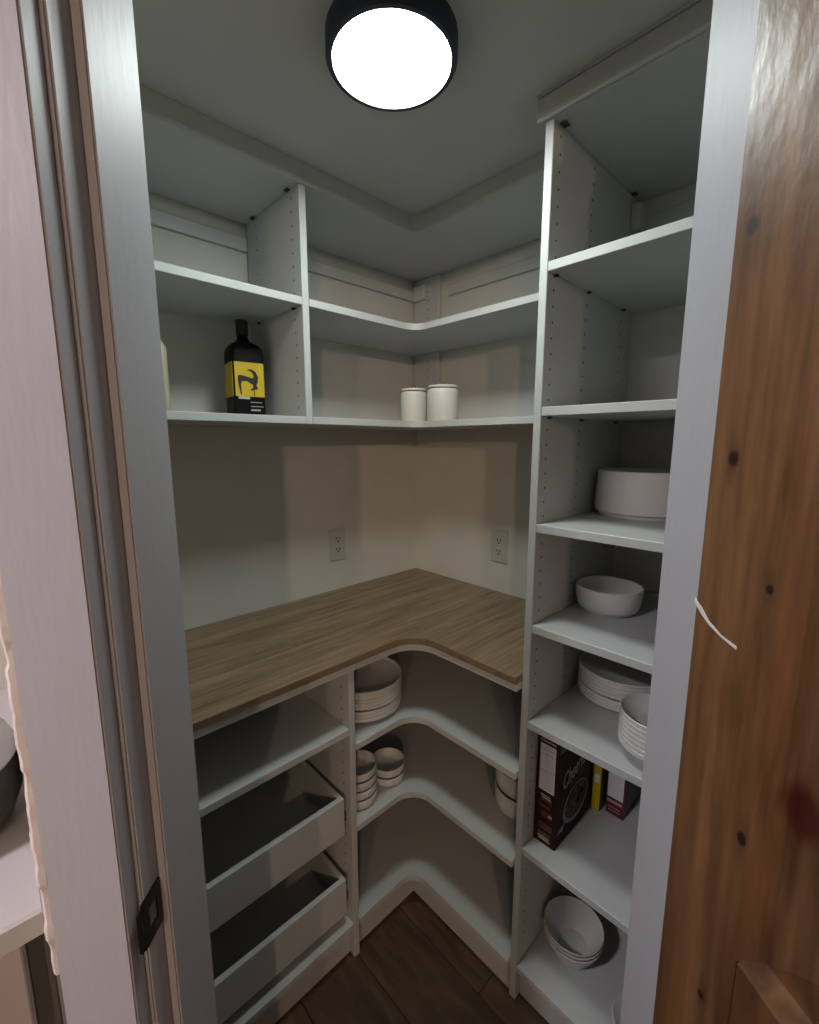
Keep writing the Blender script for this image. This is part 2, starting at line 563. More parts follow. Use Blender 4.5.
obj('casing', prism([uw(U_CAS, -0.305), uw(U_CAS, 0.305), uw(U_JAMB, 0.305), uw(U_JAMB, -0.305)], HEAD + 0.005, HEAD + 0.09), M['trim'], hd)

# rough bead of caulk down the outer edge of the left casing
bm = bmesh.new()
rings = []
nz = 150
rr = random.Random(3)
wob = [rr.uniform(-1, 1) for _ in range(nz + 8)]
for i in range(nz + 1):
    z = 0.915 + (1.75 - 0.915) * i / nz
    k = 0.35 * wob[i] + 0.25 * wob[i // 2] + 0.25 * wob[i // 7]
    wc, rad = 0.3885 + 0.0018 * k, 0.0070 + 0.0012 * wob[(i // 4 + 5)]
    ring = []
    for j in range(8):
        a = 2 * math.pi * j / 8
        ring.append(bm.verts.new(uw(U_CAS + 0.006 + rad * 1.1 * math.sin(a), -(wc + rad * math.cos(a)), z)))
    rings.append(ring)
for p, q in zip(rings, rings[1:]):
    for j in range(8):
        bm.faces.new((p[j], p[(j + 1) % 8], q[(j + 1) % 8], q[j]))
bm.faces.new(rings[0]); bm.faces.new(rings[-1][::-1])
cb = obj('caulk_bead', bm, M['caulk'], jl, smooth=True)
cb['label'] = 'rough uneven caulk bead'

# strike plate in the rebate of the left jamb
def jpt(u, wd, z):
    return uw(u, -(W_JAMB - wd), z)
bm = bmesh.new()
def jslab(u0, u1, d0, d1, z0, z1, bm):
    hull([jpt(u0, d0, z0), jpt(u1, d0, z0), jpt(u1, d1, z0), jpt(u0, d1, z0), jpt(u0, d0, z1), jpt(u1, d0, z1), jpt(u1, d1, z1), jpt(u0, d1, z1)], bm)
z0, z1 = 0.928, 0.986
jslab(0.401, 0.412, 0.0002, 0.0022, z0, z1, bm)
jslab(0.426, 0.434, 0.0002, 0.0022, z0, z1, bm)
jslab(0.412, 0.426, 0.0002, 0.0022, z0, z0 + 0.016, bm)
jslab(0.412, 0.426, 0.0002, 0.0022, z1 - 0.016, z1, bm)
jslab(0.3935, 0.4015, 0.0002, 0.0042, z0 + 0.006, z1 - 0.006, bm)
sp = obj('strike_plate', bm, M['black_metal'], jl)
sp['label'] = 'black metal strike plate'
bm = bmesh.new()
jslab(0.412, 0.426, -0.0004, 0.0006, z0 + 0.016, z1 - 0.016, bm)
obj('latch_hole', bm, M['kfill'], sp)

# ------------------------------------------------------------------ open wooden door (local x = from hinge, z = up, y = away from the pantry-side face)
OPEN = math.radians(7.0)
d2 = uw(0.394, 0.2515)
ux = Vector((-math.cos(OPEN) * R2 + math.sin(OPEN) * R2, -math.cos(OPEN) * R2 - math.sin(OPEN) * R2, 0))
door = thing('door_1', (d2[0], d2[1], 0.012), 'open knotty brown wooden door with raised panels and glossy finish', 'door', kind='structure')
door.rotation_euler = (0, 0, math.atan2(ux.y, ux.x))
# visible face must look towards the pantry opening (left): local +y or -y
ly = Vector((-ux.y, ux.x, 0))
left = Vector((-R2, R2, 0))
SY = -1 if ly.dot(left) > 0 else 1       # body goes to SY*y
DW, DH, DTH = 0.585, 2.045, 0.035
ST = 0.083
def dbox(x0, x1, z0, z1, y0=0.0, y1=DTH, bev=0.002):
    return bx(x0, x1, SY * y0, SY * y1, z0, z1, bev)
def dobj(name, bm, mat=None, parent=door, smooth=False):
    return obj(name, bm, mat or M['door'], parent, smooth, local=True)
dobj('stile', dbox(0, ST, 0, DH))
dobj('stile', dbox(DW - ST, DW, 0, DH))
RAILS = [(0.0, 0.20), (0.86, 1.046), (DH - 0.11, DH)]
for z0, z1 in RAILS:
    dobj('rail', dbox(ST + 0.0004, DW - ST - 0.0004, z0, z1, 0.0006, DTH - 0.0006, 0.0016))
for z0, z1 in ((0.20, 0.86), (1.046, DH - 0.11)):
    x0, x1 = ST, DW - ST
    # raised panel: sticking slope, groove, bevelled field
    bm = bmesh.new()
    loops = []
    for ins, dep in ((0.0, 0.002), (0.010, 0.009), (0.014, 0.013), (0.018, 0.013), (0.060, 0.004), (0.061, 0.003)):
        loops.append([bm.verts.new((px, SY * dep, pz)) for px, pz in ((x0 + ins, z0 + ins), (x1 - ins, z0 + ins), (x1 - ins, z1 - ins), (x0 + ins, z1 - ins))])
    for a, b in zip(loops, loops[1:]):
        for i in range(4):
            bm.faces.new((a[i], a[(i + 1) % 4], b[(i + 1) % 4], b[i]))
    bm.faces.new(loops[-1])
    back = [bm.verts.new((v.co.x, SY * (DTH - 0.004), v.co.z)) for v in loops[0]]
    for i in range(4):
        bm.faces.new((loops[0][i], back[i], back[(i + 1) % 4], loops[0][(i + 1) % 4]))
    bm.faces.new(back)
    dobj('raised_panel', bm)
# smear of white paint across the stile
pts = [(-0.0005, 1.326), (0.009, 1.319), (0.018, 1.312), (0.033, 1.306), (0.049, 1.303)]
wd = [0.0020, 0.0026, 0.0016, 0.0008, 0.0013]
bm = bmesh.new()
prev = None
for (px, pz), ww in zip(pts, wd):
    cur = [bm.verts.new((px, -SY * 0.0005, pz + ww)), bm.verts.new((px, -SY * 0.0005, pz - ww)), bm.verts.new((px, SY * 0.0004, pz - ww * 1.2)), bm.verts.new((px, SY * 0.0004, pz + ww * 1.2))]
    if prev:
        for i in range(4):
            bm.faces.new((prev[i], prev[(i + 1) % 4], cur[(i + 1) % 4], cur[i]))
    else:
        bm.faces.new(cur)
    prev = cur
bm.faces.new(prev[::-1])
dobj('paint_smear', bm, M['print_white'])['label'] = 'thin white paint smear'
for z in (0.25, 1.02, 1.80):
    bm = bmesh.new()
    tube([(-0.004, SY * (DTH + 0.003), z), (-0.004, SY * (DTH + 0.003), z + 0.09)], 0.006, 8, bm)
    dobj('hinge', bm, M['black_metal'], smooth=True)

# ------------------------------------------------------------------ upper shelving, bay above the drawers
mel = M['melamine']
G = 0.0006
BG = 0.0065        # open gap behind shelves and panels
up = thing('wall_shelf_unit', (-0.97, -0.15, ZL), 'white wall shelf bay holding the black bottle', 'shelf')
pan = obj('side_panel', bx(XU, XU + T, -DU, -BG, ZL, ZT), mel, up)
obj('side_panel', bx(XL + G, XL + T, -DU, -G, ZL, ZT), mel, up)
obj('shelf', bx(XL + T + G, XU - G, -DU, -BG, ZM, ZM + T), mel, up)
obj('shelf', bx(XL + T + G, XU - G, -DU, -BG, ZL, ZL + T), mel, up)
obj('top_panel', bx(XL + G, XU + T - G, -DU, -BG, ZT + G, ZT + T), mel, up)
obj('hanging_rail', bx(XL + T + G, XU - G, -0.013, -0.003, 2.029, 2.066, 0.002), mel, up)
sp_ = []
z = 2.082
while z > ZL + 0.03:
    if not (ZM - 0.012 < z < ZM + T + 0.008):
        sp_.append(((XU, -0.267, z), 'x', -1)); sp_.append(((XU, -0.069, z), 'x', -1))
    z -= 0.032
tag(obj('pin_holes', dots(sp_), M['hole'], up), kind='stuff')
for yy in (-0.255, -0.060):
    obj('cam_lock', bx(XU - 0.012, XU - 0.002, yy - 0.012, yy + 0.004, ZT - 0.004, ZT - G, 0.001), M['hole'], up)
for yy in (-0.267, -0.069):
    obj('shelf_pin', bx(XU - 0.010, XU - G, yy - 0.004, yy + 0.004, ZM - 0.005, ZM - G, 0.001), M['hole'], up)

# upper shelving, corner
cu = thing('corner_wall_shelf_unit', (-0.15, -0.15, ZL), 'white corner wall shelf unit holding the two cream jars', 'shelf')
xl, yr = XU + T + G, YT + T + G
obj('corner_shelf', prism(L_poly(xl, yr, DU, DU, 0.05, -0.003, -0.003), ZM, ZM + T, bev=0.0012), mel, cu)
obj('corner_shelf', prism(L_poly(xl, yr, DU, DU, 0.05, -G, -G), ZL, ZL + T, bev=0.0012), mel, cu)
obj('top_panel', prism(L_poly(xl, yr, DU, DU, 0.02, -BG, -BG), ZT + G, ZT + T, bev=0.0012), mel, cu)
obj('hanging_rail', bx(xl, -0.020, -0.013, -0.003, 2.029, 2.066, 0.002), mel, cu)
obj('hanging_rail', bx(-0.013, -0.003, yr, -0.179, 2.019, 2.056, 0.002), mel, cu)
for za, zb in ((ZL + T + G, ZM - G), (ZM + T + G, ZT - G)):
    obj('corner_strip', bx(-0.020, -0.002, -0.138, -0.008, za, zb), mel, cu)
br = obj('bracket_cover', bx(-0.036, -0.0205, -0.075, -0.014, 2.024, 2.080, 0.003), M['melamine'], cu)
sp_ = []
z = 2.082
while z > ZL + 0.03:
    if not (ZM - 0.012 < z < ZM + T + 0.008):
        sp_.append(((-0.020, -0.086, z), 'x', -1))
    z -= 0.032
tag(obj('pin_holes', dots(sp_), M['hole'], cu), kind='stuff')

# ------------------------------------------------------------------ tall tower
tw = thing('shelf_tower', (-0.23, -1.12, 0), 'tall white shelf tower with dishes and cereal on its shelves', 'shelf')
TR = YR + T + 0.001
obj('side_panel', bx(-DT, -BG, YT, YT + T - G, 0, ZT), mel, tw)
obj('side_panel', bx(-DT, -G, TR - T + G, TR, 0, ZT), mel, tw)
for i, z in enumerate(TS):
    obj('shelf', bx(-DT, -0.003, TR + G, YT - G, z, z + T), mel, tw)
obj('top_panel', bx(-DT, -BG, TR - T + G, YT + T - G, ZT + G, ZT + T), mel, tw)
fa = obj('fascia_board', bx(-DT - 0.011, -DT - G, TR - T + G, YT + T + 0.014, ZT + G, 2.1455, 0.003), M['ceiling'], tw)
obj('toe_kick', bx(-DT + 0.022, -DT + 0.038, TR + G, YT - G, 0.0005, TS[-1] - G), mel, tw)
obj('hanging_rail', bx(-0.010, -G, TR + G, YT - G, 2.029, 2.066, 0.002), mel, tw)
obj('bracket_cover', bx(-0.062, -0.0105, YT - 0.022, YT - G, 2.020, 2.082, 0.003), mel, tw)
sp_ = []
z = 2.082
while z > 0.14:
    if not any(t - 0.012 < z < t + T + 0.008 for t in TS):
        sp_.append(((-0.429, YT, z), 'y', -1))
        sp_.append(((-0.277, YT, z), 'y', -1))
        if z < 1.83:
            sp_.append(((-0.075, YT, z), 'y', -1))
    z -= 0.032
tag(obj('pin_holes', dots(sp_), M['hole'], tw), kind='stuff')
for xx in (-0.425, -0.06):
    obj('cam_lock', bx(xx - 0.012, xx + 0.006, YT - 0.014, YT - 0.002, ZT - 0.004, ZT - G, 0.001), M['hole'], tw)
for z in TS[:-1]:
    for xx in (-0.429, -0.277, -0.075):
        obj('shelf_pin', bx(xx - 0.004, xx + 0.004, YT - 0.010, YT - G, z - 0.005, z - G, 0.001), M['hole'], tw)

# ------------------------------------------------------------------ lower drawer unit
du = thing('drawer_unit', (-0.97, -0.23, 0), 'white base unit with open shelf and two pull-out drawers', 'cabinet')
WX0, WX1 = XL + T + G, XP - G
SUB0, SUB1 = 0.8935, 0.9120
obj('side_panel', bx(XP, XP + T - G, -DL, -G, 0, SUB0 - G), mel, du)
obj('side_panel', bx(XL + G, XL + T, -DL, -G, 0, SUB0 - G), mel, du)
obj('shelf', bx(WX0, WX1, -DL, -G, LS, LS + T), mel, du)
obj('bottom_shelf', bx(WX0, WX1, -DL, -G, LC, LC + T), mel, du)
obj('toe_kick', bx(WX0, WX1, -DL + 0.022, -DL + 0.038, 0.0005, LC - G), mel, du)
obj('top_panel', bx(XL + G, XP + T - G, -DC + 0.002, -G, SUB0, SUB1), mel, du)
sp_ = []
z = 0.835 + 0.032
while z > 0.14:
    if not (LS - 0.012 < z < LS + T + 0.008):
        sp_.append(((XP, -0.435, z), 'x', -1)); sp_.append(((XP, -0.10, z), 'x', -1))
    z -= 0.032
tag(obj('pin_holes', dots(sp_), M['hole'], du), kind='stuff')
DX0, DX1 = XL + T + 0.014, XP - 0.014
for z0, z1 in ((0.408, 0.520), (0.152, 0.264)):
    yb, yf = -0.03, -0.456
    body = bmesh.new()
    bx(DX0, DX0 + 0.013, yf + 0.0155, yb, z0 + 0.004, z1, 0.001, body)
    bx(DX1 - 0.013, DX1, yf + 0.0155, yb, z0 + 0.004, z1, 0.001, body)
    bx(DX0 + 0.0132, DX1 - 0.0132, yb - 0.013, yb, z0 + 0.004, z1, 0.001, body)
    bx(DX0 + 0.0132, DX1 - 0.0132, yf + 0.0155, yb - 0.0132, z0 + 0.008, z0 + 0.018, 0, body)
    dr = obj('drawer', body, mel, du)
    obj('drawer_front', bx(DX0, DX1, yf, yf + 0.015, z0, z1 + 0.001), mel, dr)
    for a, b in ((DX1 + 0.001, XP - 0.0008), (WX0 + 0.0004, DX0 - 0.001)):
        obj('slide_rail', bx(a, b, yf + 0.012, yb, z0 + 0.028, z0 + 0.056, 0.001), M['black_metal'], dr)

# ------------------------------------------------------------------ lower corner unit
lc = thing('corner_base_unit', (-0.25, -0.25, 0), 'white corner base unit with curved open shelves under the worktop', 'cabinet')
xl, yr = XP + T + G, YT + T + G
for z in (LA, LB):
    obj('corner_shelf', prism(L_poly(xl, yr, DL, DL, 0.07, -G, -G), z, z + T, bev=0.0012), mel, lc)
obj('corner_shelf', prism(L_poly(xl, yr, DL, DL, 0.05, -G, -G), LC, LC + T, bev=0.0012), mel, lc)
KD = DL - 0.022
obj('toe_kick', bx(xl, -KD + 0.016, -KD, -KD + 0.016, 0.0005, LC - G), mel, lc)
obj('toe_kick', bx(-KD, -KD + 0.016, yr, -KD - G, 0.0005, LC - G), mel, lc)
obj('top_panel', prism(L_poly(XP + T + G, yr, DC - 0.002, DC - 0.002, 0.085, -G, -G), SUB0, SUB1, bev=0.001), mel, lc)

# worktop: one continuous L with a rounded inner corner
ct = thing('worktop', (-0.3, -0.3, SUB1), 'wood-grain laminate L-shaped worktop with rounded inner corner', 'worktop')
obj('slab', prism(L_poly(XL + G, YT + T + G, DC, DC, 0.085, -G, -G), SUB1 + G, ZC, bev=0.0015), M['counter'], ct)
Lo = L_poly(XL + G, YT + T + G, DC + 0.0012, DC + 0.0012, 0.085)
Li = L_poly(XL + G, YT + T + G, DC - 0.0002, DC - 0.0002, 0.085)
obj('edge_band', prism(Lo[2:-1] + Li[2:-1][::-1], SUB1 + 2 * G, ZC - 0.0015), M['counter_edge'], ct)

# ------------------------------------------------------------------ ceiling lamps
def disc_lamp(name, c, zc, r, h, mat, label, grp=None):
    t = thing(name, (c[0], c[1], zc), label, 'lamp', grp)
    prof = [(0, 0), (r, 0), (r, -h + 0.004), (r - 0.003, -h), (r - 0.0105, -h), (r - 0.0105, -h + 0.004), (0, -h + 0.004)]
    obj('lamp_housing', lathe(prof, 64), M['lamp_body'], t, True, local=True)
    dz = -h + 0.0035
    prof = [(0, dz), (r - 0.011, dz), (r - 0.0115, -h + 0.001), (r * 0.5, -h - 0.0005), (0, -h - 0.001)]
    obj('diffuser', lathe(prof, 64), mat, t, True, local=True)
    return t
disc_lamp('ceiling_light', (-0.757, -0.708), CEIL, 0.1115, 0.036, M['diffuser'], 'round black-rimmed ceiling light with bright white diffuser above the worktop')
def globe_lamp(x, y, z, r, mat, label):
    t = thing('globe_pendant', (x, y, KCEIL), label, 'lamp', 'globe pendants in the kitchen')
    h = KCEIL - z
    obj('canopy', lathe([(0, 0), (.05, 0), (.05, -.012), (.02, -.022), (0, -.022)], 32), M['lamp_body'], t, True, local=True)
    bm = bmesh.new()
    tube([(0, 0, -.02), (0, 0, -h + r + .01)], .004, 8, bm)
    obj('stem', bm, M['lamp_body'], t, True, local=True)
    obj('globe', lathe([(r * math.sin(math.pi * k / 16), -h - r * math.cos(math.pi * k / 16)) for k in range(17)], 32), mat, t, True, local=True)
globe_lamp(-3.20, -3.62, 2.19, 0.045, M['lampA'], 'glowing globe pendant lamp in the kitchen opposite the pantry opening')
globe_lamp(-4.50, -3.80, 2.19, 0.045, M['lampB'], 'glowing globe pendant lamp deeper in the kitchen towards the counter run')
disc_lamp('added_kitchen_light', (-2.608, -0.791), KCEIL, 0.11, 0.045, M['fillC'], 'added round fill light, out of view above the kitchen counter')  # invented lamp, put here to light the casing from the left

# ------------------------------------------------------------------ outlets
def outlet(c, ax, label):
    t = thing('wall_outlet', c, label, 'outlet')
    def bb(a0, a1, z0, z1, d0, d1, bev=0.0008):
        if ax == 'y':      # on wall y=0, facing -y
            return bx(c[0] + a0, c[0] + a1, -d1, -d0, c[2] + z0, c[2] + z1, bev)
        return bx(-d1, -d0, c[1] + a0, c[1] + a1, c[2] + z0, c[2] + z1, bev)
    obj('cover_plate', bb(-0.036, 0.036, -0.060, 0.060, 0.0003, 0.0055, 0.002), M['outlet'], t)
    for dz in (0.020, -0.020):
        s = obj('socket', bb(-0.0165, 0.0165, dz - 0.014, dz + 0.014, 0.0056, 0.0075), M['outlet'], t)
        bm = bb(-0.0085, -0.0050, dz - 0.001, dz + 0.008, 0.0076, 0.0079, 0)
        obj('slot', bm, M['slot'], s)
        obj('slot', bb(0.0050, 0.0085, dz - 0.001, dz + 0.008, 0.0076, 0.0079, 0), M['slot'], s)
        obj('ground_hole', bb(-0.003, 0.003, dz - 0.010, dz - 0.004, 0.0076, 0.0079, 0), M['slot'], s)
outlet((-0.413, 0, 1.104), 'y', 'white duplex outlet on the wall above the worktop beside the drawer bay')
outlet((0, -0.437, 1.104), 'x', 'white duplex outlet on the wall beside the shelf tower')

# ------------------------------------------------------------------ dishes
def dish(name, prof, mat, loc, label, cat, grp=None, me=None):
    if me is None:
        o = obj(name, lathe(prof, 48), mat, None, True)
    else:
        o = link(name, me, None)
    o.location = loc
    return tag(o, label, cat, grp)

def plate_prof(R, h, t=0.0035):
    return [(0, 0.0), (R * 0.60, 0.0), (R * 0.64, 0.002), (R * 0.93, h * 0.50), (R * 0.995, h * 0.62), (R, h * 0.70), (R, h - 0.001), (R - 0.001, h),
            (R - 0.0032, h), (R - 0.0042, h - 0.001), (R * 0.93, h * 0.50 + t), (R * 0.63, 0.002 + t), (R * 0.58, t), (0, t)]

def bowl_prof(R, h, rb, t=0.004, belly=0.5, foot=0.004):
    """rb = base radius; belly = how quickly the wall becomes upright"""
    out, inn = [(0, 0), (rb * 0.97, 0), (rb, foot * 0.5)], []
    n = 9
    def wall(f):
        if belly < 0.5:          # open, nestable wall
            return rb + (R - rb) * f ** 0.78, f
        return rb + (R - rb) * math.sin(f * math.pi / 2) ** (1.0 - belly * 0.5), (1 - math.cos(f * math.pi / 2)) ** 0.8
    for i in range(n + 1):
        f = i / n
        r, z = wall(f)
        out.append((r, foot + (h - foot) * z))
    for i in range(n, -1, -1):
        f = i / n
        r, z = wall(f)
        r, z = r - t, foot + t + (h - foot - t) * z
        if i == n:
            inn.append((r + t * 0.6, h + 0.0012))
            inn.append((r, h))
        else:
            inn.append((max(r, 0.001), z))
    return out + inn + [(0, foot + t)]

ORD = ['topmost', 'second from the top', 'third from the top', 'fourth from the top', 'fifth from the top', 'sixth from the top', 'seventh from the top', 'eighth from the top', 'ninth from the top']
def stack(name, prof, mat, xy, z0, zs, kind, where, cat, grp):
    me = None
    n = len(zs)
    for i, dz in enumerate(zs):
        k = n - 1 - i
        pos = ORD[k] if i > 0 or n == 1 else 'bottom'
        o = dish(name, prof, mat, (xy[0], xy[1], z0 + dz), '%s, %s %s' % (kind, pos, where), cat, grp, me)
        me = me or o.data

cer = M['ceramic']
# large plates on the tower's fifth shelf
stack('dinner_plate', plate_prof(0.110, 0.021), cer, (-0.180, -0.9575), TS[4] + T + G, [0, 0.0090, 0.0180, 0.0305, 0.0395, 0.0485, 0.0575, 0.0665], 'large white plate', 'of the plate stack in the shelf tower', 'plate', 'large plates in the shelf tower')
# small bowls in front of them
stack('shallow_bowl', [(0, 0), (.045, 0), (.048, .003), (.060, .018), (.0675, .0285), (.074, .0312), (.0745, .040), (.073, .041), (.0708, .040), (.0690, .0335), (.058, .0205), (.044, .0075), (0, .007)], cer, (-0.370, -1.100), TS[4] + T + G, [i * 0.0106 for i in range(7)], 'small white shallow bowl', 'of the stack beside the tower plates', 'bowl', 'shallow bowls in the shelf tower')
# lone bowl
dish('serving_bowl', bowl_prof(0.078, 0.064, 0.060, 0.005, 0.9, 0.005), cer, (-0.231, -0.925, TS[3] + T + G), 'single white bowl alone on a shelf under the big crock', 'bowl')
# wide crock
cp = [(0, 0), (0.100, 0), (0.103, 0.004), (0.103, 0.010), (0.112, 0.012), (0.1135, 0.030), (0.1115, 0.070), (0.110, 0.105), (0.111, 0.110), (0.1085, 0.112),
      (0.104, 0.110), (0.103, 0.104), (0.104, 0.03), (0.098, 0.016), (0, 0.014)]
dish('wide_crock', cp, M['stone'], (-0.150, -0.963, TS[2] + T + G), 'wide cream stoneware crock on the tower shelf above the single bowl', 'crock')
# deep bowls on the lowest shelf
stack('deep_bowl', bowl_prof(0.076, 0.070, 0.042, 0.003, 0.2, 0.005), cer, (-0.321, -0.932), TS[6] + T + G, [0, 0.0105, 0.021], 'white deep bowl', 'of the stack on the lowest tower shelf', 'bowl', 'deep bowls on the lowest tower shelf')
dish('deep_bowl', bowl_prof(0.070, 0.060, 0.036, 0.003, 0.2, 0.005), cer, (-0.385, -1.137, TS[6] + T + G), 'white bowl standing apart on the lowest tower shelf by the door jamb', 'bowl')
# plate stack in the lower corner unit
stack('dinner_plate', plate_prof(0.121, 0.0255), cer, (-0.556, -0.330), LA + T + G, [0, 0.0110, 0.0220, 0.0365, 0.0475, 0.0585, 0.0695, 0.0805], 'large white plate', 'of the plate stack under the worktop', 'plate', 'large plates under the worktop')
# ramekins below them
rb = [(0, 0), (.044, 0), (.0465, .0025), (.0515, .007), (.0540, .013), (.0555, .031), (.0550, .0328), (.0528, .0328), (.0512, .013), (.0470, .008), (.040, .0062), (0, .006)]
stack('ramekin', rb, cer, (-0.626, -0.393), LB + T + G, [0, 0.0290, 0.0580, 0.0870], 'small white straight-sided bowl', 'of the taller bowl stack under the plates', 'bowl', 'small bowls under the worktop')
stack('ramekin', rb, cer, (-0.506, -0.387), LB + T + G, [0, 0.0290], 'small white straight-sided bowl', 'of the pair beside the taller bowl stack', 'bowl', 'small bowls under the worktop')
stack('mixing_bowl', [(0, 0), (.055, 0), (.060, .003), (.070, .014), (.0752, .030), (.0762, .073), (.0757, .075), (.0722, .075), (.0712, .032), (.0655, .018), (.055, .007), (0, .006)], cer, (-0.303, -0.747), LB + T + G, [0, 0.066], 'white steep-sided bowl', 'of two against the tower panel', 'bowl', 'steep bowls in the corner base unit')

# cream jars on the corner shelf
def jar(loc, r, h, label):
    t = thing('lidded_jar', loc, label, 'jar', 'cream jars on the corner shelf')
    obj('jar_body', lathe([(0, 0), (r * 0.95, 0), (r, 0.004), (r, h - 0.014), (r * 0.97, h - 0.004), (r * 0.90, h), (0, h)], 48), M['stone'], t, True, local=True)
    obj('seal_ring', lathe([(0, h), (r * 0.91, h), (r * 0.91, h + 0.003), (0, h + 0.003)], 48), M['gap'], t, True, local=True)
    ld = obj('lid', lathe([(0, h + 0.003), (r * 0.95, h + 0.003), (r * 0.97, h + 0.006), (r * 0.93, h + 0.010), (0, h + 0.012)], 48), M['stone'], t, True, local=True)
    bm = bmesh.new()
    tube([(0.012 * math.cos(a), 0, h + 0.011 + 0.010 * math.sin(a)) for a in [math.pi * k / 8 for k in range(9)]], 0.0018, 6, bm)
    obj('lid_loop', bm, M['lid_wire'], ld, True, local=True)
jar((-0.262, -0.254, ZL + T + G), 0.0445, 0.098, 'shorter cream lidded jar on the corner shelf with a dark seal')
jar((-0.243, -0.368, ZL + T + G), 0.0505, 0.100, 'broader cream lidded jar on the corner shelf beside the shorter jar')

# ------------------------------------------------------------------ bottle
def rsq(hx, hy, r, z, n=5):
    pts = []
    for cx, cy, a0 in ((hx - r, hy - r, 0), (-hx + r, hy - r, 90), (-hx + r, -hy + r, 180), (hx - r, -hy + r, 270)):
        for k in range(n):
            a = math.radians(a0 + 90 * k / (n - 1))
            pts.append((cx + r * math.cos(a), cy + r * math.sin(a), z))
    return pts
def loft(secs):
    bm = bmesh.new()
    rings = [[bm.verts.new(p) for p in s] for s in secs]
    for a, b in zip(rings, rings[1:]):
        for i in range(len(a)):
            bm.faces.new((a[i], a[(i + 1) % len(a)], b[(i + 1) % len(a)], b[i]))
    bm.faces.new(rings[0][::-1])
    bm.faces.new(rings[-1])
    return bm
BH = 0.043
bo = thing('oil_bottle', (-0.779, -0.107, ZL + T + G), 'black square bottle with a yellow horned-animal label on the upper shelf', 'bottle')
bo.rotation_euler = (0, 0, math.radians(-7))
obj('bottle_body', loft([rsq(BH - .003, BH - .003, .008, 0), rsq(BH, BH, .010, .004), rsq(BH, BH, .010, .168), rsq(BH - .0015, BH - .0015, .012, .184), rsq(BH - .008, BH - .008, .018, .196), rsq(BH - .020, BH - .020, .018, .203),
                         rsq(.0165, .0165, .0160, .209), rsq(.0145, .0145, .0143, .216), rsq(.0140, .0140, .0138, .222)]), M['bottle'], bo, True, local=True)
obj('cap', lathe([(0, .2222), (.0155, .2222), (.0160, .224), (.0160, .260), (.0150, .262), (0, .262)], 32), M['ink'], bo, True, local=True)
F = -BH - 0.0006
lb = bmesh.new()
bx(-BH + .004, BH - .004, F - .0004, F + .0004, .056, .146, 0, lb)
bx(-BH - .001, -BH - .0002, -BH + .004, BH - .010, .056, .146, 0, lb)
lab = obj('label', lb, M['yellow'], bo, local=True)
lab['label'] = 'yellow label with dark horned animal'
def flat_poly(pts, y, th=0.0004):
    bm = bmesh.new()
    a = [bm.verts.new((px, y, pz)) for px, pz in pts]
    b = [bm.verts.new((px, y - th, pz)) for px, pz in pts]
    bm.faces.new(a); bm.faces.new(b[::-1])
    for i in range(len(pts)):
        bm.faces.new((a[i], a[(i + 1) % len(pts)], b[(i + 1) % len(pts)], b[i]))
    return bm
# animal emblem: coordinates in a 0..1 square of the label front
def lp(px, pz):
    return (-BH + .004 + px * (2 * BH - .008), .056 + pz * .090)
shapes = [
    [(.09, .59), (.18, .62), (.354, .595), (.557, .55), (.66, .55), (.734, .52), (.71, .36), (.58, .36), (.405, .45), (.23, .44), (.195, .344), (.195, .167), (.215, .055), (.165, .055), (.125, .256), (.095, .43)],
    [(.405, .767), (.47, .80), (.58, .805), (.71, .74), (.79, .60), (.77, .43), (.71, .34), (.61, .38), (.63, .52), (.635, .63), (.58, .72), (.49, .755)],
    [(.61, .40), (.71, .35), (.765, .28), (.755, .225), (.67, .215), (.52, .175), (.515, .215), (.60, .26)],
    [(.622, .39), (.655, .39), (.650, .01), (.627, .01)],
]
bm = bmesh.new()
for k, sh in enumerate(shapes):
    merge(flat_poly([lp(*p) for p in sh], F - .0005 - .0001 * k), bm)
obj('animal_emblem', bm, M['ink'], lab, local=True)
bm = bmesh.new()
bx(-BH - .0016, -BH - .0010, BH - .040, BH - .024, .118, .141, 0, bm)
bx(-.032, -.002, F - .0010, F - .0002, .0490, .0555, 0, bm)
for k, (z, n) in enumerate(((.040, 7), (.029, 8), (.018, 6))):
    for j in range(n):
        bx(.000 + j * .0044, .0034 + j * .0044, F - .0008, F - .0002, z, z + (.0022 if k < 2 else .0045), 0, bm)
tag(obj('small_print', bm, M['cream'], lab, local=True), kind='stuff')

# pale yellow jug at the end of the shelf, mostly behind the jamb
jg = thing('plastic_jug', (-1.041, -0.150, ZL + T + G), 'pale yellow plastic jug at the jamb end of the bottle shelf', 'jug')
obj('jug_body', loft([rsq(.042, .040, .012, 0), rsq(.045, .043, .014, .006), rsq(.045, .043, .014, .150), rsq(.030, .030, .016, .185), rsq(.016, .016, .0155, .205), rsq(.015, .015, .0148, .215)]), M['jug'], jg, True, local=True)
obj('cap', lathe([(0, .2152), (.018, .2152), (.018, .234), (.016, .236), (0, .236)], 24), M['jug_cap'], jg, True, local=True)

# ------------------------------------------------------------------ cartons
def text_mesh(body, size, shear=0.0):
    cu_ = bpy.data.curves.new('txt', 'FONT')
    cu_.body = body
    cu_.size = size
    cu_.shear = shear
    cu_.extrude = 0.0002
    cu_.offset = size * 0.012
    ob = bpy.data.objects.new('txt', cu_)
    COL.objects.link(ob)
    bpy.context.view_layer.update()
    dg = bpy.context.evaluated_depsgraph_get()
    me = bpy.data.meshes.new_from_object(ob.evaluated_get(dg))
    bpy.data.objects.remove(ob)
    me.materials.clear()
    return me

